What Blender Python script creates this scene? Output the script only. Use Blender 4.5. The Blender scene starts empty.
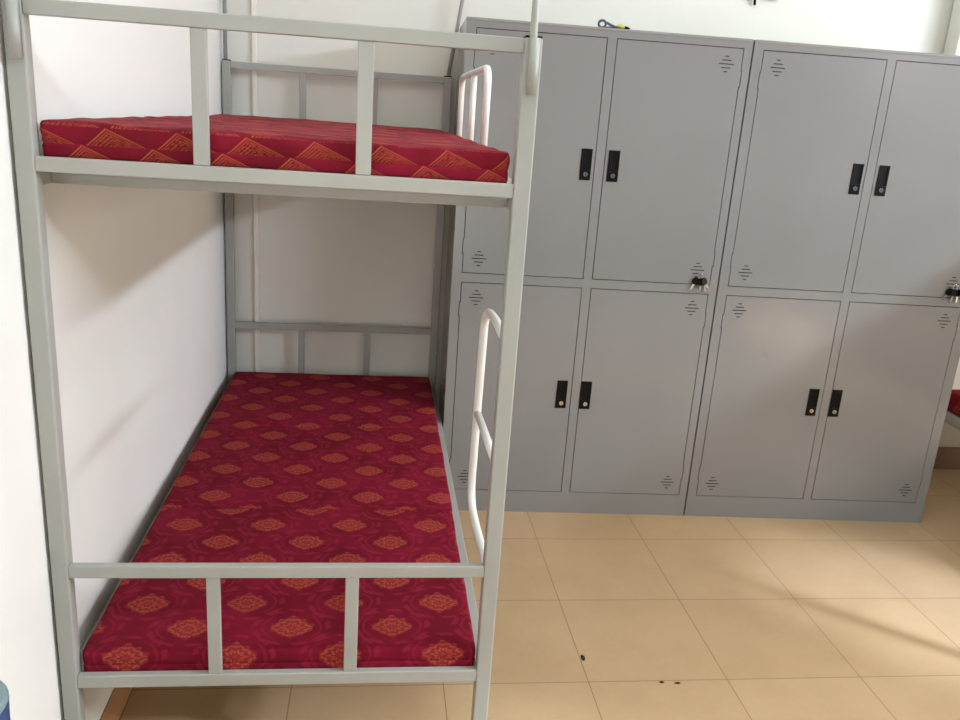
import bpy, bmesh, math, random
from mathutils import Vector, Matrix
random.seed(4)
scene = bpy.context.scene
COL = scene.collection

# ------------------------------------------------------------------ helpers
def lin(c):
    return tuple(((v / 255) / 12.92 if v / 255 <= .04045 else ((v / 255 + .055) / 1.055) ** 2.4) for v in c) + (1,)

def link(name, bm, mat, parent=None, smooth=False):
    me = bpy.data.meshes.new(name)
    bmesh.ops.recalc_face_normals(bm, faces=bm.faces)
    bm.to_mesh(me); bm.free()
    for m in (mat if isinstance(mat, (list, tuple)) else [mat]):
        me.materials.append(m)
    if smooth:
        for p in me.polygons: p.use_smooth = True
    o = bpy.data.objects.new(name, me); COL.objects.link(o)
    if parent is not None: o.parent = parent
    return o

def tag(o, label, cat, group=None):
    o['label'] = label; o['category'] = cat
    if group: o['group'] = group
    return o

def thing(name, label, cat, loc=(0, 0, 0), rz=0, group=None):
    o = bpy.data.objects.new(name, None); COL.objects.link(o)
    o.empty_display_size = .1
    o.location = loc; o.rotation_euler = (0, 0, rz)
    return tag(o, label, cat, group)

def struct(o, label=None):
    o['kind'] = 'structure'
    if label: o['label'] = label
    return o

def dup(o, parent=None):
    c = o.copy(); COL.objects.link(c)
    if parent is not None: c.parent = parent
    for ch in list(o.children): dup(ch, c)
    return c

def box(bm, x0, x1, y0, y1, z0, z1, bev=0, seg=2):
    vs = [bm.verts.new((x, y, z)) for x in (x0, x1) for y in (y0, y1) for z in (z0, z1)]
    f = [(0, 1, 3, 2), (4, 6, 7, 5), (0, 4, 5, 1), (2, 3, 7, 6), (0, 2, 6, 4), (1, 5, 7, 3)]
    fs = [bm.faces.new([vs[i] for i in q]) for q in f]
    if bev:
        es = list({e for q in fs for e in q.edges})
        bmesh.ops.bevel(bm, geom=es, offset=bev, segments=seg, affect='EDGES', profile=.5)

def bx(*a, **k):
    bm = bmesh.new(); box(bm, *a, **k); return bm

def tube(bm, pts, r, n=14, caps=True):
    """round tube along a polyline, corners already sampled by the caller"""
    pts = [Vector(p) for p in pts]
    t0 = (pts[1] - pts[0]).normalized()
    up = Vector((0, 0, 1)) if abs(t0.z) < .9 else Vector((1, 0, 0))
    nrm = t0.cross(up).normalized()
    rings = []
    for i, p in enumerate(pts):
        a = (pts[i] - pts[i - 1]).normalized() if i else (pts[1] - pts[0]).normalized()
        b = (pts[i + 1] - pts[i]).normalized() if i < len(pts) - 1 else a
        t = (a + b).normalized()
        nrm = (nrm - t * nrm.dot(t)).normalized()
        bi = t.cross(nrm)
        rad = r[i] if isinstance(r, (list, tuple)) else r
        rings.append([bm.verts.new(p + (nrm * math.cos(2 * math.pi * k / n) + bi * math.sin(2 * math.pi * k / n)) * rad) for k in range(n)])
    for A, B in zip(rings, rings[1:]):
        for k in range(n):
            f = bm.faces.new((A[k], A[(k + 1) % n], B[(k + 1) % n], B[k])); f.smooth = True
    if caps:
        bm.faces.new(rings[0][::-1]); bm.faces.new(rings[-1])

def fillet(pts, rad, n=6):
    """polyline with rounded corners"""
    pts = [Vector(p) for p in pts]; out = [pts[0]]
    for a, b, c in zip(pts, pts[1:], pts[2:]):
        u = (a - b).normalized(); v = (c - b).normalized()
        d = min(rad, (a - b).length * .49, (c - b).length * .49)
        p, q = b + u * d, b + v * d
        for k in range(n + 1):
            t = k / n
            out.append(p * (1 - t) ** 2 + b * 2 * t * (1 - t) + q * t * t)
    out.append(pts[-1]); return out

def tb(pts, r, n=14):
    bm = bmesh.new(); tube(bm, pts, r, n); return bm

def lathe(bm, prof, n=40, c=(0, 0, 0)):
    rings = [[bm.verts.new((c[0] + r * math.cos(2 * math.pi * k / n), c[1] + r * math.sin(2 * math.pi * k / n), c[2] + z)) for k in range(n)] for r, z in prof]
    for A, B in zip(rings, rings[1:]):
        for k in range(n):
            f = bm.faces.new((A[k], A[(k + 1) % n], B[(k + 1) % n], B[k])); f.smooth = True
    bm.faces.new(rings[0][::-1]); bm.faces.new(rings[-1])

# ------------------------------------------------------------------ node expressions
class N:
    nt = None
    def __init__(s, sock): s.s = sock
    def __add__(s, o): return op('ADD', s, o)
    __radd__ = __add__
    def __sub__(s, o): return op('SUBTRACT', s, o)
    def __rsub__(s, o): return op('SUBTRACT', o, s)
    def __mul__(s, o): return op('MULTIPLY', s, o)
    __rmul__ = __mul__
    def __truediv__(s, o): return op('DIVIDE', s, o)

def op(kind, a, b=None, c=None):
    n = N.nt.nodes.new('ShaderNodeMath'); n.operation = kind
    for i, v in enumerate((a, b, c)):
        if v is None: continue
        if isinstance(v, N): N.nt.links.new(v.s, n.inputs[i])
        else: n.inputs[i].default_value = v
    return N(n.outputs[0])

def sstep(v, lo, hi):
    n = N.nt.nodes.new('ShaderNodeMapRange'); n.interpolation_type = 'SMOOTHSTEP'
    N.nt.links.new(v.s, n.inputs['Value'])
    n.inputs['From Min'].default_value = lo; n.inputs['From Max'].default_value = hi
    return N(n.outputs[0])

def noise(vec, scale, detail=3, rough=.5, dist=0):
    n = N.nt.nodes.new('ShaderNodeTexNoise')
    n.inputs['Scale'].default_value = scale; n.inputs['Detail'].default_value = detail
    n.inputs['Roughness'].default_value = rough; n.inputs['Distortion'].default_value = dist
    N.nt.links.new(vec, n.inputs['Vector'])
    return N(n.outputs[0])

def mix(f, a, b):
    n = N.nt.nodes.new('ShaderNodeMix'); n.data_type = 'RGBA'
    if isinstance(f, N): N.nt.links.new(f.s, n.inputs[0])
    else: n.inputs[0].default_value = f
    for v, i in ((a, 6), (b, 7)):
        if isinstance(v, tuple): n.inputs[i].default_value = v
        else: N.nt.links.new(v, n.inputs[i])
    return n.outputs[2]

def material(name, rough=.5, metal=0, spec=.5):
    m = bpy.data.materials.new(name); m.use_nodes = True
    nt = m.node_tree; N.nt = nt
    b = nt.nodes['Principled BSDF']
    b.inputs['Roughness'].default_value = rough; b.inputs['Metallic'].default_value = metal
    b.inputs['Specular IOR Level'].default_value = spec
    tc = nt.nodes.new('ShaderNodeTexCoord')
    return m, nt, b, tc

def xyz(sock):
    n = N.nt.nodes.new('ShaderNodeSeparateXYZ'); N.nt.links.new(sock, n.inputs[0])
    return N(n.outputs[0]), N(n.outputs[1]), N(n.outputs[2])

def bump(b, h, strength, dist=.002):
    n = N.nt.nodes.new('ShaderNodeBump'); n.inputs['Strength'].default_value = strength
    n.inputs['Distance'].default_value = dist
    N.nt.links.new(h.s, n.inputs['Height']); N.nt.links.new(n.outputs[0], b.inputs['Normal'])

def paint(name, c, rough=.45, metal=0, var=.06, scale=6, bmp=.05, bscale=120, spec=.5):
    m, nt, b, tc = material(name, rough, metal, spec)
    v = noise(tc.outputs['Object'], scale, 4)
    c0 = lin(c); c1 = tuple(x * (1 - var * 2) for x in c0[:3]) + (1,)
    nt.links.new(mix(sstep(v, .3, .7), c1, c0), b.inputs['Base Color'])
    if bmp: bump(b, noise(tc.outputs['Object'], bscale, 2), bmp, .001)
    return m

# ------------------------------------------------------------------ measured layout (metres)
XL, XR, YF, YB = -.874, .001, -1.5035, .4582
PW = .0315
WALL_X, WALL_Y = -.880, .487

# ------------------------------------------------------------------ materials
M_FRAME = paint('bed_frame_enamel', (161, 162, 155), .36, 0, .03, 5, .04, 300)
M_WHITE = paint('white_tube_enamel', (226, 224, 219), .3, 0, .02, 5, 0)
M_BLACK = paint('black_plastic', (7, 7, 8), .4, 0, .1, 30, 0, spec=.2)
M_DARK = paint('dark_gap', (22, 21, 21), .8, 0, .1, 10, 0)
M_CHROME = paint('chrome_lock', (215, 215, 212), .2, 1, .03, 10, 0)
M_STEEL = paint('key_steel', (205, 203, 196), .22, .9, .03, 10, 0)
M_PLY = paint('bunk_board', (120, 92, 72), .7, 0, .1, 9, .1)

def locker_mat():
    m, nt, b, tc = material('grey_locker_enamel', .17, 0, .55)
    v = noise(tc.outputs['Object'], 1.6, 3)
    nt.links.new(mix(sstep(v, .3, .7), lin((130, 129, 127)), lin((135, 134, 132))), b.inputs['Base Color'])
    bump(b, noise(tc.outputs['Object'], 2.2, 1) + noise(tc.outputs['Object'], 420, 2) * .0005, .15, .02)
    return m
M_LOCK = locker_mat()

def wall_mat(name, c, c2):
    m, nt, b, tc = material(name, .75, 0, .25)
    v = noise(tc.outputs['Object'], 1.3, 4, .6)
    nt.links.new(mix(sstep(v, .3, .7), lin(c), lin(c2)), b.inputs['Base Color'])
    bump(b, noise(tc.outputs['Object'], 90, 4), .06, .002)
    return m
M_WALL = wall_mat('cream_wall_paint', (222, 221, 211), (227, 226, 216))
M_WALL_L = wall_mat('white_wall_paint', (221, 220, 215), (225, 224, 219))
M_CEIL = wall_mat('ceiling_paint', (240, 240, 234), (243, 243, 238))

def floor_mat(name, base, dark, x0, y0, t, wall=False):
    m, nt, b, tc = material(name, .32, 0, .45)
    x, y, z = xyz(tc.outputs['Object'])
    if wall: x, y = x + y, z * 0 + .2
    u = (x - x0) / t; v = (y - y0) / t
    fu = op('ABSOLUTE', u - op('ROUND', u)); fv = op('ABSOLUTE', v - op('ROUND', v))
    d = op('MINIMUM', fu, fv) * t
    grout = 1 - sstep(d, .0007, .0019)
    comb = nt.nodes.new('ShaderNodeCombineXYZ')
    nt.links.new(op('FLOOR', u).s, comb.inputs[0]); nt.links.new(op('FLOOR', v).s, comb.inputs[1])
    wn = nt.nodes.new('ShaderNodeTexWhiteNoise'); nt.links.new(comb.outputs[0], wn.inputs[0])
    cloud = noise(tc.outputs['Object'], 3.2, 5, .6)
    speck = noise(tc.outputs['Object'], 60, 4, .7)
    f = sstep(cloud, .3, .7) * .55 + N(wn.outputs[0]) * .3 + sstep(speck, .3, .7) * .15
    c = mix(f, lin(dark), lin(base))
    nt.links.new(mix(grout * .8, c, lin((112, 84, 58))), b.inputs['Base Color'])
    bump(b, (1 - grout) + noise(tc.outputs['Object'], 4, 2) * .3, .12, .002)
    return m
M_FLOOR = floor_mat('beige_floor_tile', (186, 157, 121), (173, 144, 107), .3623, -.6454, .4124)
M_BASE_SHADED = floor_mat('shaded_skirting_tile', (120, 86, 60), (108, 76, 52), .1, .0, .4124, True)  # same skirting tile, darkened to paint in shade near the second bunk
M_BASE = floor_mat('tan_skirting_tile', (170, 128, 92), (158, 116, 82), .1, .0, .4124, True)

def fabric(name, ox, oy, chevron=False, rough=.85, spec=.12):
    """red damask: gold palmettes on a half-drop lattice, leafy scrolls between"""
    m, nt, b, tc = material(name, rough, 0, spec)
    P = tc.outputs['Object']
    x, y, z = xyz(P)
    y = y + z - .058
    A_, B_ = .2165, .1865
    wob = noise(P, 30, 2)
    gold = detail = scroll = None
    for hx, hy in ((0, 0), (.5, .5)):
        u = (x - ox) / A_ + hx; v = (y - oy) / B_ + hy
        px = (u - op('ROUND', u)) * A_; py = (v - op('ROUND', v)) * B_
        X = px / .049; Y = (py + .003) / .038
        th = op('ARCTAN2', X, Y)
        ax = op('POWER', op('ABSOLUTE', X), 1.3); ay = op('POWER', op('ABSOLUTE', Y), 1.3)
        rad = op('POWER', ax + ay, 1 / 1.3)
        pet = op('ABSOLUTE', op('COSINE', th * 5))
        Rr = .86 + pet * .20 + sstep(Y, .2, .9) * .10 + (wob - .5) * .3
        g = sstep(Rr - rad, -.04, .10)
        dl = op('SINE', rad * 15 + pet * 3.2)
        dd = g * sstep(dl, -.1, .5) * sstep(noise(P, 330, 2), .33, .5)
        # leaf scrolls: two elliptic rings broken into leaves
        q = op('SQRT', (px / .078) * (px / .078) + (py / .062) * (py / .062)) + (wob - .5) * .16
        a2 = op('ARCTAN2', px / .078, py / .062)
        leaf = op('SINE', a2 * 9 + q * 7)
        r1 = (1 - sstep(op('ABSOLUTE', q - 1.0), .05, .11)) * sstep(leaf, -.6, .1)
        r2 = (1 - sstep(op('ABSOLUTE', q - .80), .02, .06)) * sstep(op('ABSOLUTE', px), .03, .05)
        s = op('MAXIMUM', r1, r2 * .8)
        gold = g if gold is None else op('MAXIMUM', gold, g)
        detail = dd if detail is None else op('MAXIMUM', detail, dd)
        scroll = s if scroll is None else op('MAXIMUM', scroll, s)
    cloth = noise(P, 9, 3)
    weave = noise(P, 700, 2)
    c = mix(sstep(cloth, .35, .65), lin((104, 13, 31)), lin((122, 18, 43)))
    c = mix(scroll * .6, c, lin((140, 32, 52)))
    c = mix(gold * .66, c, lin((140, 46, 44)))
    c = mix(detail * .5, c, lin((184, 92, 62)))
    if chevron:
        geo = nt.nodes.new('ShaderNodeNewGeometry')
        nx, ny, nz = xyz(geo.outputs['Normal'])
        side = 1 - sstep(op('ABSOLUTE', nz), .55, .8)
        P_ = .116
        row = op('FLOOR', (z - .026) / .030)
        cx = (x + y * .6 + row * P_ * .5) / P_
        t = op('ABSOLUTE', cx - op('ROUND', cx)) * P_           # 0 at peak .. .075
        zz = op('FRACT', (z - .026) / .030) * .030
        hgt = zz + t * .60                                      # peak falls away to both sides
        edge = (1 - sstep(op('ABSOLUTE', hgt - .0285), .0005, .0017))
        edge2 = (1 - sstep(op('ABSOLUTE', hgt - .0245), .0004, .0014))
        inside = 1 - sstep(hgt, .0205, .0220)
        hatch = sstep(op('SINE', (x + z * 1.3) * 1100), -.2, .6) * sstep(noise(P, 190, 2), .40, .52)
        bands = sstep(op('SINE', hgt * 1250), .1, .8) * sstep(noise(P, 150, 2), .36, .50) * (1 - sstep(hgt, .024, .026))
        pat = op('MAXIMUM', op('MAXIMUM', edge, edge2 * .7), op('MAXIMUM', bands * .8, inside * hatch * .6))
        base = mix(sstep(cloth, .35, .65), lin((104, 12, 29)), lin((128, 19, 41)))
        sc = mix(pat * .58, base, lin((190, 100, 56)))
        tp = mix(sstep(noise(P, 22, 3, .6), .45, .62) * .35, c, lin((170, 70, 70)))  # pinkish top colour paints in the glare at grazing view
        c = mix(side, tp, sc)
    nt.links.new(c, b.inputs['Base Color'])
    b.inputs['Sheen Weight'].default_value = .0
    b.inputs['Sheen Roughness'].default_value = .4
    bump(b, weave * .3 + noise(P, 16, 3) * 1.2 + gold * .15, .25, .004)
    return m
M_FAB_A = fabric('red_damask_fabric', -.7075, -.018)
M_FAB_B = fabric('red_damask_fabric_front', -.536, -.937)
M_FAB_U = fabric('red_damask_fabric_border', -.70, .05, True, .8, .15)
M_PIPE = paint('dark_red_piping', (92, 12, 26), .6, 0, .1, 30, 0)

# ------------------------------------------------------------------ room
bm = bmesh.new(); box(bm, WALL_X - .12, 4.6, -4.6, WALL_Y + .12, -.12, 0)
struct(link('floor', bm, M_FLOOR))
struct(link('wall_left', bx(WALL_X - .12, WALL_X, -4.6, WALL_Y + .12, 0, 3.1), M_WALL_L))
struct(link('wall_back', bx(WALL_X, 4.6, WALL_Y, WALL_Y + .12, 0, 3.1), M_WALL))
struct(link('ceiling', bx(WALL_X - .12, 4.6, -4.6, WALL_Y + .12, 3.1, 3.2), M_CEIL))
struct(link('baseboard_left', bx(WALL_X, WALL_X + .004, -4.6, WALL_Y, 0, .103, bev=.001, seg=1), M_BASE))
struct(link('baseboard_back', bx(WALL_X + .004, 4.6, WALL_Y - .006, WALL_Y, 0, .115, bev=.001, seg=1), M_BASE_SHADED))
# right wall with a window opening, a second one added for the side fill, front wall stays open behind the camera
WX = 4.6
bm = bmesh.new()
wz0, wz1 = 1.0, 2.75
for a_, b_ in ((-4.6, -4.3), (-2.7, -2.2), (-.6, WALL_Y + .12)): box(bm, WX, WX + .12, a_, b_, 0, 3.1)
for a_, b_ in ((-4.3, -2.7), (-2.2, -.6)):
    box(bm, WX, WX + .12, a_, b_, 0, wz0); box(bm, WX, WX + .12, a_, b_, wz1, 3.1)
struct(link('wall_right', bm, M_WALL))
# plastered pillar standing out of the back wall just right of the lockers
struct(link('trim_1', bx(2.062, 2.36, .395, WALL_Y - .007, 0, 3.1, bev=.004), M_WALL), 'plastered pillar on the back wall')

# slim cable conduit up the back wall, behind the bunk
bm = bmesh.new(); box(bm, -.769, -.751, WALL_Y - .012, WALL_Y, .116, 3.09, bev=.002)
cd = thing('cable_conduit', 'slim white cable conduit running up the back wall behind the bunk bed', 'conduit', (-.76, WALL_Y, .116))
cd_o = link('conduit_cover', bm, paint('conduit_pvc', (236, 232, 220), .4, 0, .02, 5, 0)); cd_o.parent = cd
cd_o.matrix_parent_inverse = Matrix.Translation((.76, -WALL_Y, -.116))

# ------------------------------------------------------------------ bunk bed (built about its front left foot)
BW, BL = XR - XL, YB - YF
def bunk():
    root = thing('bunk_bed', 'grey metal bunk bed against the white left wall, with red mattresses on both bunks', 'bunk bed', (XL, YF, 0), 0, 'steel bunk beds')
    H = 1.650
    def P(name, bm, mat=M_FRAME, parent=root, smooth=False): return link(name, bm, mat, parent, smooth)
    for ix in (0, 1):
        for iy in (0, 1):
            x0 = ix * (BW - PW); y0 = iy * (BL - PW)
            p = P('post', bx(x0, x0 + PW, y0, y0 + PW, 0, H, bev=.003))
            cap = bmesh.new(); box(cap, x0 + .001, x0 + PW - .001, y0 + .001, y0 + PW - .001, H, H + .004, bev=.0015)
            P('post_cap', cap, M_BLACK, p)
            ft = bmesh.new(); box(ft, x0 - .0015, x0 + PW + .0015, y0 - .0015, y0 + PW + .0015, 0, .022, bev=.002)
            P('foot_cap', ft, M_BLACK, p)
    # rails across both ends, with two uprights in each guard
    RD = .0175
    bars = [(.288, .3145), (.562, .589)]
    for iy in (0, 1):
        y0, y1 = (0.001, RD) if iy == 0 else (BL - PW + .001, BL - PW + RD)
        for nm, z0, z1 in (('guard_rail', 1.624, 1.649), ('bed_end_rail', 1.3775, 1.4028), ('guard_rail', .604, .6305), ('bed_end_rail', .352, .3805)):
            P(nm, bx(PW, BW - PW, y0, y1, z0, z1, bev=.002))
        for x0, x1 in bars:
            P('guard_upright', bx(x0, x1, y0 + .002, y1 - .002, 1.4028, 1.624, bev=.002))
            P('guard_upright', bx(x0, x1, y0 + .002, y1 - .002, .3805, .604, bev=.002))
    for z0, z1 in ((1.352, 1.3975), (.325, .365)):
        for x0, x1 in ((.001, .030), (BW - .030, BW - .001)):
            P('side_rail', bx(x0, x1, PW, BL - PW, z0, z1, bev=.002))
        # cross bearers of the base and the board they carry
        for yy in (.074, .50, .96, 1.42, BL - .10):
            P('cross_bearer', bx(.030, BW - .030, yy, yy + .03, z0, z1 - .0065, bev=.001))
        P('bed_board', bx(.031, BW - .031, .070, BL - .040, z1 - .006, z1), M_PLY)
    # corner brackets bolted behind the front posts under the upper side rails
    for x0 in (.004, BW - .010):
        br = bmesh.new(); box(br, x0, x0 + .006, PW, PW + .035, 1.262, 1.352, bev=.001)
        b_ = P('corner_bracket', br)
        sgn = 1 if x0 < .1 else -1
        bo = bmesh.new(); tube(bo, [(x0 + .003, PW + .018, 1.335), (x0 + .003 + sgn * .009, PW + .018, 1.335)], .005, 10)
        P('bolt', bo, M_STEEL, b_)
    # white tubular guard along the upper bunk's open side
    X = BW - .012
    ya, ym, yb = .655, .985, 1.355
    pts = fillet([(X, ya, 1.397), (X, ya, 1.630), (X, yb, 1.630), (X, yb, 1.397)], .05)
    gr = P('side_guard', tb(pts, .0095), M_WHITE)
    P('guard_bar', tb([(X, ym, 1.397), (X, ym, 1.622)], .009), M_WHITE, gr)
    # ladder hoop on the right side with one rung, starting from the front post
    xa = BW - .022
    pts = fillet([(BW - .016, PW - .002, 1.098), (BW - .016, .22, 1.103), (xa, .330, 1.095), (xa, .350, .84), (xa, .368, .600), (BW - .018, .20, .585), (BW - .016, PW - .002, .603)], .075, 10)
    ld = P('ladder_hoop', tb(pts, .0097), M_WHITE)
    P('rung', tb([(BW - .016, PW - .002, .838), (xa, .346, .838)], .009), M_WHITE, ld)
    # sockets and thin canopy poles
    for x0 in (.0225, BW - .0155):
        s = P('pole_socket', tb([(x0, -.0125, 1.556), (x0, -.0125, 1.649)], .0088, 18))
        P('canopy_pole', tb([(x0, -.0125, 1.560), (x0 - .004, -.0125, 1.66), (x0 - .004, -.0125, 2.55)], .0064), M_FRAME)
    P('canopy_pole', tb([(.012, BL - .016, H + .004), (.012, BL - .016, 2.55)], .0075), M_FRAME)
    P('canopy_pole', tb([(BW - .014, BL - .016, H + .004), (BW + .026, BL - .016, 1.94), (BW + .10, BL - .016, 2.50)], .0075), M_FRAME)
    return root
bed = bunk()

# ------------------------------------------------------------------ mattresses
def pad(x0, x1, y0, y1, z0, th, mat, parent, waves=.0015, dome=.004, seed=0, tilt=(0, 0)):
    """soft pad with a piped waist half way up its sides"""
    rnd = random.Random(seed)
    bm = bmesh.new()
    w, l = x1 - x0, y1 - y0
    cx, cy = (x0 + x1) / 2, (y0 + y1) / 2
    prof = [(.008, 0), (.002, .003), (.0005, .008), (.0005, th * .36), (.0015, th * .42), (.0030, th * .45), (.0015, th * .48),
            (.0, th * .60), (.0, th * .74), (.0010, th * .92), (.0040, th * .975), (.010, th * .998), (.034, th * 1.0), (.06, th * 1.0), (.10, th), (.16, th), (.24, th), (.32, th)]
    nx, ny = 44, 34
    rc0 = .012
    def ring(inset):
        rc = max(rc0 - inset * .5, .004)
        hw, hl = w / 2 - inset, l / 2 - inset
        hw = max(hw, .004); hl = max(hl, .004)
        rc = min(rc, hw * .9, hl * .9)
        p = []
        def seg(a, b, n):
            for k in range(n): p.append((a[0] + (b[0] - a[0]) * k / n, a[1] + (b[1] - a[1]) * k / n))
        def arc(c, a0):
            for k in range(5):
                a = a0 + math.pi / 2 * k / 5
                p.append((c[0] + rc * math.cos(a), c[1] + rc * math.sin(a)))
        seg((-hw + rc, -hl), (hw - rc, -hl), nx); arc((hw - rc, -hl + rc), -math.pi / 2)
        seg((hw, -hl + rc), (hw, hl - rc), ny); arc((hw - rc, hl - rc), 0)
        seg((hw - rc, hl), (-hw + rc, hl), nx); arc((-hw + rc, hl - rc), math.pi / 2)
        seg((-hw, hl - rc), (-hw, -hl + rc), ny); arc((-hw + rc, -hl + rc), math.pi)
        return p
    ph = [rnd.uniform(0, 6.28) for _ in range(6)]
    def wob(x, y):
        return (math.sin(x * 13 + ph[0]) * math.sin(y * 11 + ph[1]) + .6 * math.sin(x * 29 + ph[2] + y * 17) + .4 * math.sin(y * 37 + ph[3] - x * 8)) * waves
    rings = []
    for ins, h in prof:
        R = []
        for px, py in ring(ins):
            k = h / th
            dz = (wob(px + cx, py + cy) + dome * (1 - (2 * px / w) ** 2) * (1 - (2 * py / l) ** 2) + tilt[0] * (px + cx + .43) + tilt[1] * (py + cy + .5)) * k * k
            dx = wob(py * 1.4 + 3 * k, px + k) * .8 * (1 if ins < .03 else 0)
            R.append(bm.verts.new((cx + px + dx, cy + py, z0 + h + dz)))
        rings.append(R)
    n = len(rings[0])
    for A, B in zip(rings, rings[1:]):
        for k in range(n):
            f = bm.faces.new((A[k], A[(k + 1) % n], B[(k + 1) % n], B[k])); f.smooth = True
    bm.faces.new(rings[0][::-1]); f = bm.faces.new(rings[-1]); f.smooth = True
    return link('pad', bm, mat, parent)

def mattress(label, z, th, mats, xa, xb, ys, waves, dome, group, tilt=(0, 0)):
    root = thing('folding_mattress', label, 'mattress', ((xa + xb) / 2, (ys[0] + ys[-1]) / 2, z), 0, group)
    inv = Matrix.Translation((-(xa + xb) / 2, -(ys[0] + ys[-1]) / 2, -z))
    for i, m in enumerate(mats):
        wx = 0 if i == 0 else .003
        # geometry stays in room coordinates so the cloth's repeat runs on from pad to pad
        o = pad(xa + (0 if i else .002), xb + wx, ys[i] + .0003, ys[i + 1] - .0003, 0, th, m, None, waves, dome, i + int(z * 10), tilt)
        o.parent = root
        o.location = (-(xa + xb) / 2, -(ys[0] + ys[-1]) / 2, 0)
    return root
ys = [-1.4845, -.838, -.200, .410]
mat_low = mattress('red damask three-fold mattress on the lower bunk, its gold palmettes facing up', .3662, .058, [M_FAB_B, M_FAB_A, M_FAB_A], -.8412, -.0315, ys, .0010, .002, 'red folding mattresses')
mat_up = mattress('red mattress on the upper bunk, gold zigzag pattern along its front edge', 1.3985, .057, [M_FAB_U] * 3, -.8412, -.0365, ys, .0016, .003, 'red folding mattresses', (-.008, -.004))

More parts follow.
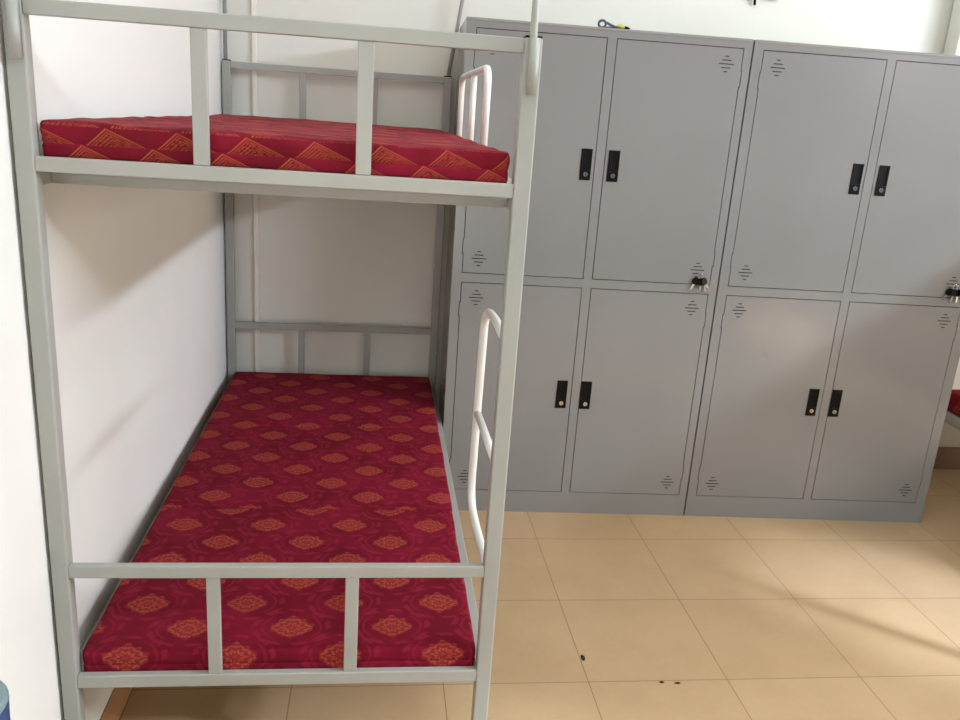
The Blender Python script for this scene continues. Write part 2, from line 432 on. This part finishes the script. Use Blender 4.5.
# ------------------------------------------------------------------ lockers
S, MM = .0407, .0162
ZB, Z1, Z2, ZT, LH, LD = .0908, .9251, .9583, 1.7999, 1.83, .44
def locker(loc, rz, label, xl, xr, dents, lower_h, up_h):
    root = thing('steel_locker', label, 'locker', loc, rz, 'grey steel lockers')
    W = 1.0199; c = W / 2
    g = .0027; nt_ = .0034
    # body: sides, back, shelf, floor and face frame
    bm = bmesh.new()
    fd = .018
    def notches(z0, z1): return [(z0 + .072, z0 + .128), (z1 - .130, z1 - .074)]
    nz = notches(ZB, Z1) + notches(Z2, ZT)
    cuts = sorted({0, LH} | {v for a, b in nz for v in (a, b)})
    for side in (0, 1):
        for a, b in zip(cuts, cuts[1:]):
            ins = nt_ if any(abs(a - q[0]) < 1e-6 for q in nz) else 0
            if side == 0: box(bm, xl, S - ins, 0, fd, a, b)
            else: box(bm, W - S + ins, xr, 0, fd, a, b)
    for z0, z1 in ((0, ZB), (Z1, Z2), (ZT, LH)): box(bm, S, W - S, 0, fd, z0, z1)
    for z0, z1 in ((ZB, Z1), (Z2, ZT)): box(bm, c - MM, c + MM, 0, fd, z0, z1)
    box(bm, xl, xl + .012, fd, LD, 0, LH); box(bm, xr - .012, xr, fd, LD, 0, LH)
    box(bm, xl + .012, xr - .012, fd, LD, LH - .012, LH); box(bm, xl + .012, xr - .012, LD - .01, LD, 0, LH - .012)
    bmesh.ops.remove_doubles(bm, verts=bm.verts, dist=1e-5)
    body = link('locker_body', bm, M_LOCK, root)
    # rounded top edge, a slim rolled lip all round the top
    lip = bmesh.new(); box(lip, xl - .0005, xr + .0005, -.0015, LD, LH - .0115, LH + .0015, bev=.005, seg=3)
    link('top_lip', lip, M_LOCK, body)
    # dark panels painted for the shade inside, seen through the door gaps
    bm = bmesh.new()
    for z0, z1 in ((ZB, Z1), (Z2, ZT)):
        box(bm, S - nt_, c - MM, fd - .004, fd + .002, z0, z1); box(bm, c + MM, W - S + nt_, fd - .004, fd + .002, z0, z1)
    link('gap_shade_panel', bm, M_DARK, root)
    for row, (z0, z1) in enumerate(((Z2, ZT), (ZB, Z1))):
        for left in (1, 0):
            a, b = (S, c - MM) if left else (c + MM, W - S)
            pol = [(a + g, z0 + g), (b - g, z0 + g)]
            if not left:
                for n0, n1 in notches(z0, z1): pol += [(b - g, n0 + g), (b - g + nt_, n0 + g), (b - g + nt_, n1 - g), (b - g, n1 - g)]
            pol += [(b - g, z1 - g), (a + g, z1 - g)]
            if left:
                for n0, n1 in reversed(notches(z0, z1)): pol += [(a + g, n1 - g), (a + g - nt_, n1 - g), (a + g - nt_, n0 + g), (a + g, n0 + g)]
            bm = bmesh.new()
            # outline strip: side walls back from the face
            fr = [bm.verts.new((x, .0, z)) for x, z in pol]; bk = [bm.verts.new((x, .013, z)) for x, z in pol]
            for i in range(len(pol)):
                j = (i + 1) % len(pol); bm.faces.new((fr[i], fr[j], bk[j], bk[i]))
            bm.faces.new(bk[::-1])
            face = bm.faces.new(fr)
            if dents and left and row == 1:
                bm.faces.remove(face)
                nxg, nzg = 60, 110
                xa, xb_, za, zb_ = a + g, b - g, z0 + g, z1 - g
                def dz_(x, z):
                    d = 0
                    for dx_, dz0, r_, h in dents: d += h * math.exp(-(((x - dx_) / r_) ** 2 + ((z - dz0) / r_) ** 2))
                    return d
                G = [[bm.verts.new((xa + (xb_ - xa) * i / nxg, dz_(xa + (xb_ - xa) * i / nxg, za + (zb_ - za) * k / nzg), za + (zb_ - za) * k / nzg)) for k in range(nzg + 1)] for i in range(nxg + 1)]
                for i in range(nxg):
                    for k in range(nzg):
                        f = bm.faces.new((G[i][k], G[i + 1][k], G[i + 1][k + 1], G[i][k + 1])); f.smooth = True
                # hinge tabs
                for n0, n1 in notches(z0, z1):
                    t = [bm.verts.new(p) for p in ((a + g - nt_, 0, n0 + g), (a + g, 0, n0 + g), (a + g, 0, n1 - g), (a + g - nt_, 0, n1 - g))]
                    bm.faces.new(t)
            d = link('locker_door', bm, M_LOCK, root)
            # ventilation slots, five bars in a diamond near both hinge-side corners
            vx = .100 if left else .922
            for vz in ((1.744, 1.014) if row == 0 else (.868, .147)):
                sl = bmesh.new()
                for k, hw in ((-2, .007), (-1, .0165), (0, .0265), (1, .0165), (2, .007)):
                    box(sl, vx - hw, vx + hw, -.0006, .002, vz + k * .0128 - .0017, vz + k * .0128 + .0017)
                link('ventilation_slots', sl, M_DARK, d)
            # recessed black pull with a chrome lock below
            hx = ((.4405, .4805), (.540, .581))[1 - left] if row == 0 else ((.4345, .4755), (.529, .570))[1 - left]
            hz = up_h if row == 0 else lower_h
            x0, x1, h0, h1 = hx[0], hx[1], hz[0], hz[1]
            hb = bmesh.new()
            zc = h0 + .036
            box(hb, x0, x1, -.003, .004, h0, zc, bev=.0012)
            box(hb, x0, x0 + .007, -.003, .004, zc, h1, bev=.001); box(hb, x1 - .007, x1, -.003, .004, zc, h1, bev=.001)
            box(hb, x0 + .007, x1 - .007, -.003, .004, h1 - .006, h1, bev=.001)
            box(hb, x0 + .006, x1 - .006, -.0008, .004, zc - .002, h1 - .005)
            # grip tongue
            box(hb, x0 + .009, x0 + .0145, -.0022, .0, zc + .003, h1 - .009, bev=.0008)
            h = link('recessed_handle', hb, M_BLACK, d)
            lk = bmesh.new()
            mx = (x0 + x1) / 2 + .001
            tube(lk, [(mx, -.0028, h0 + .021), (mx, -.0062, h0 + .021)], .0082, 20)
            link('lock_cylinder', lk, M_CHROME, d)
            ks = bmesh.new(); box(ks, mx - .0008, mx + .0008, -.0066, -.006, h0 + .0165, h0 + .0255)
            link('key_slot', ks, M_DARK, d)
    return root
RZ1, RZ2 = -.03382, -.04781
O2 = (1.00771, -.0341, 0)
lock_l = locker((0, 0, 0), RZ1, 'grey steel four-door locker next to the bunk bed, small cord on its top', .006, 1.0085, None, (.448, .560), (1.317, 1.427))
lock_r = locker(O2, RZ2, 'grey steel four-door locker on the right, dented lower left door, keys at its right edge', .0055, 1.0199,
                [(.225, .800, .018, .0008), (.236, .700, .014, -.0016), (.232, .690, .010, .0016), (.26, .76, .16, .0014)], (.456, .568), (1.327, 1.437))

def on_locker(o, rz, x, y, z):
    c, s = math.cos(rz), math.sin(rz)
    return (o[0] + c * x - s * y, o[1] + s * x + c * y, z)

# ------------------------------------------------------------------ key bunches hung from the vent slots
def keys(loc, rz, label, spec):
    root = thing('key_bunch', label, 'keys', loc, rz, 'key bunches on the lockers')
    bm = bmesh.new()
    pts = [(.011 * math.cos(a), -.006 + .003 * math.cos(a), .002 + .012 * math.sin(a)) for a in [2 * math.pi * k / 20 for k in range(21)]]
    tube(bm, pts, .0012, 8, False)
    link('key_ring', bm, M_STEEL, root)
    for i, (dx, ang, dy) in enumerate(spec):
        hb = bmesh.new()
        out = [(0, .002), (.008, -.001), (.0125, -.010), (.0115, -.021), (.006, -.027), (-.006, -.027), (-.0115, -.021), (-.0125, -.010), (-.008, -.001)]
        fr = [hb.verts.new((x, -.0022, z)) for x, z in out]; bk = [hb.verts.new((x, .0022, z)) for x, z in out]
        hb.faces.new(fr); hb.faces.new(bk[::-1])
        for a in range(len(out)):
            b = (a + 1) % len(out); hb.faces.new((fr[a], fr[b], bk[b], bk[a]))
        bmesh.ops.bevel(hb, geom=list(hb.edges), offset=.0009, segments=1, affect='EDGES')
        bl = bmesh.new()
        out = [(-.004, -.026), (.004, -.026), (.004, -.034), (.0028, -.037), (.004, -.040), (.003, -.044), (.0038, -.047), (.0015, -.052), (-.004, -.050)]
        fr = [bl.verts.new((x, -.001, z)) for x, z in out]; bk = [bl.verts.new((x, .001, z)) for x, z in out]
        bl.faces.new(fr); bl.faces.new(bk[::-1])
        for a in range(len(out)):
            b = (a + 1) % len(out); bl.faces.new((fr[a], fr[b], bk[b], bk[a]))
        o = link('key', hb, M_BLACK, root)
        o.location = (dx, -.011 - dy, -.004); o.rotation_euler = (0, ang, .25 * (i - 1))
        link('key_blade', bl, M_STEEL, o)
    return root
keys(on_locker((0, 0, 0), RZ1, .933, 0, .990), RZ1, 'black-headed keys hanging from the vents of the locker beside the bunk bed', [(-.009, .42, .0), (.004, .02, .006), (.014, -.30, .002), (.008, -.75, .010)])
keys(on_locker(O2, RZ2, .932, 0, 1.000), RZ2, 'black-headed keys with bright blades hanging on the right-hand locker, at the photo edge', [(-.016, .55, .0), (-.004, .22, .006), (.010, -.05, .002), (.020, -.35, .010)])

# ------------------------------------------------------------------ cord on the locker, cord on the wall
cl = on_locker((0, 0, 0), RZ1, .520, .030, LH + .0016)
root = thing('coiled_cord', 'small coiled dark grey cord with a yellow plug lying on top of the locker', 'cord', cl, RZ1)
M_CORD = paint('blue_grey_rubber', (78, 88, 96), .5, 0, .15, 60, 0)
M_YEL = paint('yellow_plastic', (208, 204, 92), .45, 0, .1, 60, 0)
bm = bmesh.new()
pts = [(-.044 + .012 * math.cos(a), .004 * math.sin(a * .5) , .0135 + .0115 * math.sin(a)) for a in [math.pi * 2.2 * k / 26 for k in range(27)]]
pts += [(-.026, .002, .017), (-.014, .001, .012), (-.004, 0, .008), (.008, 0, .006)]
tube(bm, pts, .0044, 10)
tube(bm, [(-.046, .008, .0036), (-.03, .009, .0036), (-.01, .006, .0036), (.014, .004, .0036), (.04, .002, .0036)], .0034, 10)
link('cord', bm, M_CORD, root)
bm = bmesh.new(); tube(bm, [(.008, -.002, .007), (.018, -.002, .011), (.030, -.002, .009), (.034, -.002, .007)], [.004, .007, .007, .004], 12)
link('plug', bm, M_YEL, root)
bm = bmesh.new(); tube(bm, [(.034, -.003, .006), (.048, -.003, .0045), (.053, -.003, .004)], [.006, .005, .002], 12)
link('plug_cap', bm, M_BLACK, root)

root = thing('wall_socket', 'pale socket box with two dark cord ends high on the wall above the lockers', 'socket', (1.24, WALL_Y, 2.03))
bm = bmesh.new(); box(bm, -.005, .075, -.03, 0, .012, .11, bev=.005)
link('socket_box', bm, paint('socket_plastic', (205, 210, 204), .4, 0, .02, 10, 0), root)
for x, z0 in ((-.064, .004), (-.036, -.012)):
    link('cord', tb([(x + .006, -.012, .20), (x, -.012, .06), (x - .002, -.012, .025), (x + .004, -.012, z0 - .005)], .0052, 10), M_BLACK, root)
link('cord_clip', bx(-.075, -.024, -.014, 0, .10, .115, bev=.002), M_WHITE, root)

# ------------------------------------------------------------------ blue bin at the left edge
bc = (-.797, -2.045, 0)
root = thing('storage_bin', 'tall blue round bin with grey lid standing by the left wall', 'bin', bc)
bm = bmesh.new(); lathe(bm, [(.050, 0), (.056, .004), (.067, .69), (.0685, .738), (.069, .743)], 48)
link('bin_body', bm, paint('blue_plastic', (50, 74, 128), .3, 0, .1, 20, 0), root)
bm = bmesh.new(); lathe(bm, [(.0685, .743), (.069, .745), (.066, .750), (.056, .755), (.035, .758), (.008, .759)], 48)
link('bin_lid', bm, paint('grey_teal_plastic', (118, 138, 142), .35, 0, .05, 20, 0), root)

# ------------------------------------------------------------------ crumbs of dirt on the floor
M_DIRT = paint('dark_dirt', (52, 40, 26), .9, 0, .3, 200, 0)
for (x, y, sx, sy, lab) in ((.372, -.95, .006, .013, 'dark crumb of dirt on the tile joint in the middle of the floor'),
                            (.575, -1.066, .007, .004, 'small dark dirt speck on the front tile joint, left of its pair'),
                            (.620, -1.071, .009, .004, 'larger dark dirt speck on the front tile joint, right of its pair')):
    bm = bmesh.new(); bmesh.ops.create_icosphere(bm, subdivisions=2, radius=1)
    for v in bm.verts:
        k = 1 + .35 * math.sin(v.co.x * 5 + x * 40) * math.cos(v.co.y * 6)
        v.co = Vector((v.co.x * sx * k, v.co.y * sy * k, max(v.co.z, -.5) * .0025 + .00125))
    o = link('dirt_crumb', bm, M_DIRT); o.location = (x, y, 0)
    tag(o, lab, 'dirt', 'dirt crumbs on the floor')

# ------------------------------------------------------------------ second bunk on the right, mostly outside the frame
bed2 = dup(bed); bed2.location = (2.30, YF - .06, 0)
bed2['label'] = 'second bunk bed beyond the lockers, only a rail corner showing at the right edge'
m2 = dup(mat_low); m2.location = (mat_low.location.x + 2.30 - XL, mat_low.location.y - .06, mat_low.location.z)
m2.scale = (1, 1, 1.55)
m2['label'] = 'corner of a red mattress past the right-hand locker at the photo edge'

# ------------------------------------------------------------------ light
w = bpy.data.worlds.new('world'); scene.world = w; w.use_nodes = True
w.node_tree.nodes['Background'].inputs[0].default_value = (.86, 1, 1.05, 1)
w.node_tree.nodes['Background'].inputs[1].default_value = .13

def area(name, loc, target, sx, sy, power, col=(1, 1, 1)):
    l = bpy.data.lights.new(name, 'AREA'); l.shape = 'RECTANGLE'; l.size = sx; l.size_y = sy
    l.energy = power; l.color = col
    o = bpy.data.objects.new(name, l); COL.objects.link(o); o.location = loc
    d = Vector(target) - Vector(loc)
    o.rotation_euler = d.to_track_quat('-Z', 'Y').to_euler()
    return o
area('window_daylight', (4.04, -2.7, 2.80), (-.85, -1.9, .9), 2.4, .15, 150, (.86, .96, 1.14))
area('side_fill', (4.5, -1.4, 1.40), (-.8, -.9, .7), 1.5, 1.1, 98, (1, .91, .80))  # added warm fill from the right, lifts the shade under the bunk
area('wall_top_fill', (1.7, .05, 3.0), (1.6, .30, 0), 1.5, .2, 2, (.70, 1, 1.05))  # added fill that brightens the wall above the lockers
area('ceiling_tube_and_fill', (.5, -3.9, 3.03), (.3, -3.3, 1.0), 1.2, .09, 22, (.88, 1, 1.02))
area('ceiling_tube_and_fill', (.7, -1.75, 3.03), (.7, -1.75, 0), 1.2, .12, 16, (.88, 1, 1.05))  # this one is an added overhead fill to brighten the upper lockers
d_ = area('under_bunk_fill', (-.25, -4.4, 1.05), (-.45, .4, .7), .8, 1.7, 2.6, (1, .88, .76)); d_.data.spread = math.radians(62)  # added narrow fill for the back wall under the bunk, no door built
area('rear_window', (3.62, -4.3, 2.12), (1.5, 0, 1.2), .45, .4, 1.2, (.95, 1, 1))
def spot(name, loc, target, deg, power, blend, rad, col=(1, 1, 1)):
    l = bpy.data.lights.new(name, 'SPOT'); l.spot_size = math.radians(deg); l.spot_blend = blend
    l.energy = power; l.shadow_soft_size = rad; l.color = col
    o = bpy.data.objects.new(name, l); COL.objects.link(o); o.location = loc
    o.rotation_euler = (Vector(target) - Vector(loc)).to_track_quat('-Z', 'Y').to_euler()
spot('sunbeam_rear_floor', (4.4, -3.9, 2.6), (2.65, -3.35, 0), 9, 17000, .6, .05, (1, .96, .92))
spot('sunbeam_front_floor', (4.4, -3.7, 2.6), (.72, -2.20, 0), 21, 780, .35, .06, (.9, 1, 1.12))
spot('sunbeam_floor', (4.4, -3.2, 2.7), (1.72, -.78, 0), 13, 1500, 1, .08, (.85, 1, 1.3))

# ------------------------------------------------------------------ camera (solved from the photograph)
cam = bpy.data.cameras.new('camera'); co = bpy.data.objects.new('camera', cam); COL.objects.link(co)
r = Vector((0.99143701, -0.11251646, 0.06627739)); u = Vector((-0.03129868, 0.28799945, 0.95711896)); f = Vector((0.12677949, 0.95099756, -0.28201169))
m = Matrix((r, u, -f)).transposed().to_4x4(); m.translation = (-.27044736, -3.0090884, 1.51921319)
co.matrix_world = m
cam.sensor_width = 36; cam.sensor_fit = 'HORIZONTAL'; cam.lens = 834.648 / 960 * 36; cam.clip_start = .02
scene.camera = co
scene.view_settings.view_transform = 'Standard'
scene.view_settings.look = 'None'
scene.view_settings.exposure = 0
scene.view_settings.gamma = 1
scene.cycles.use_denoising = True
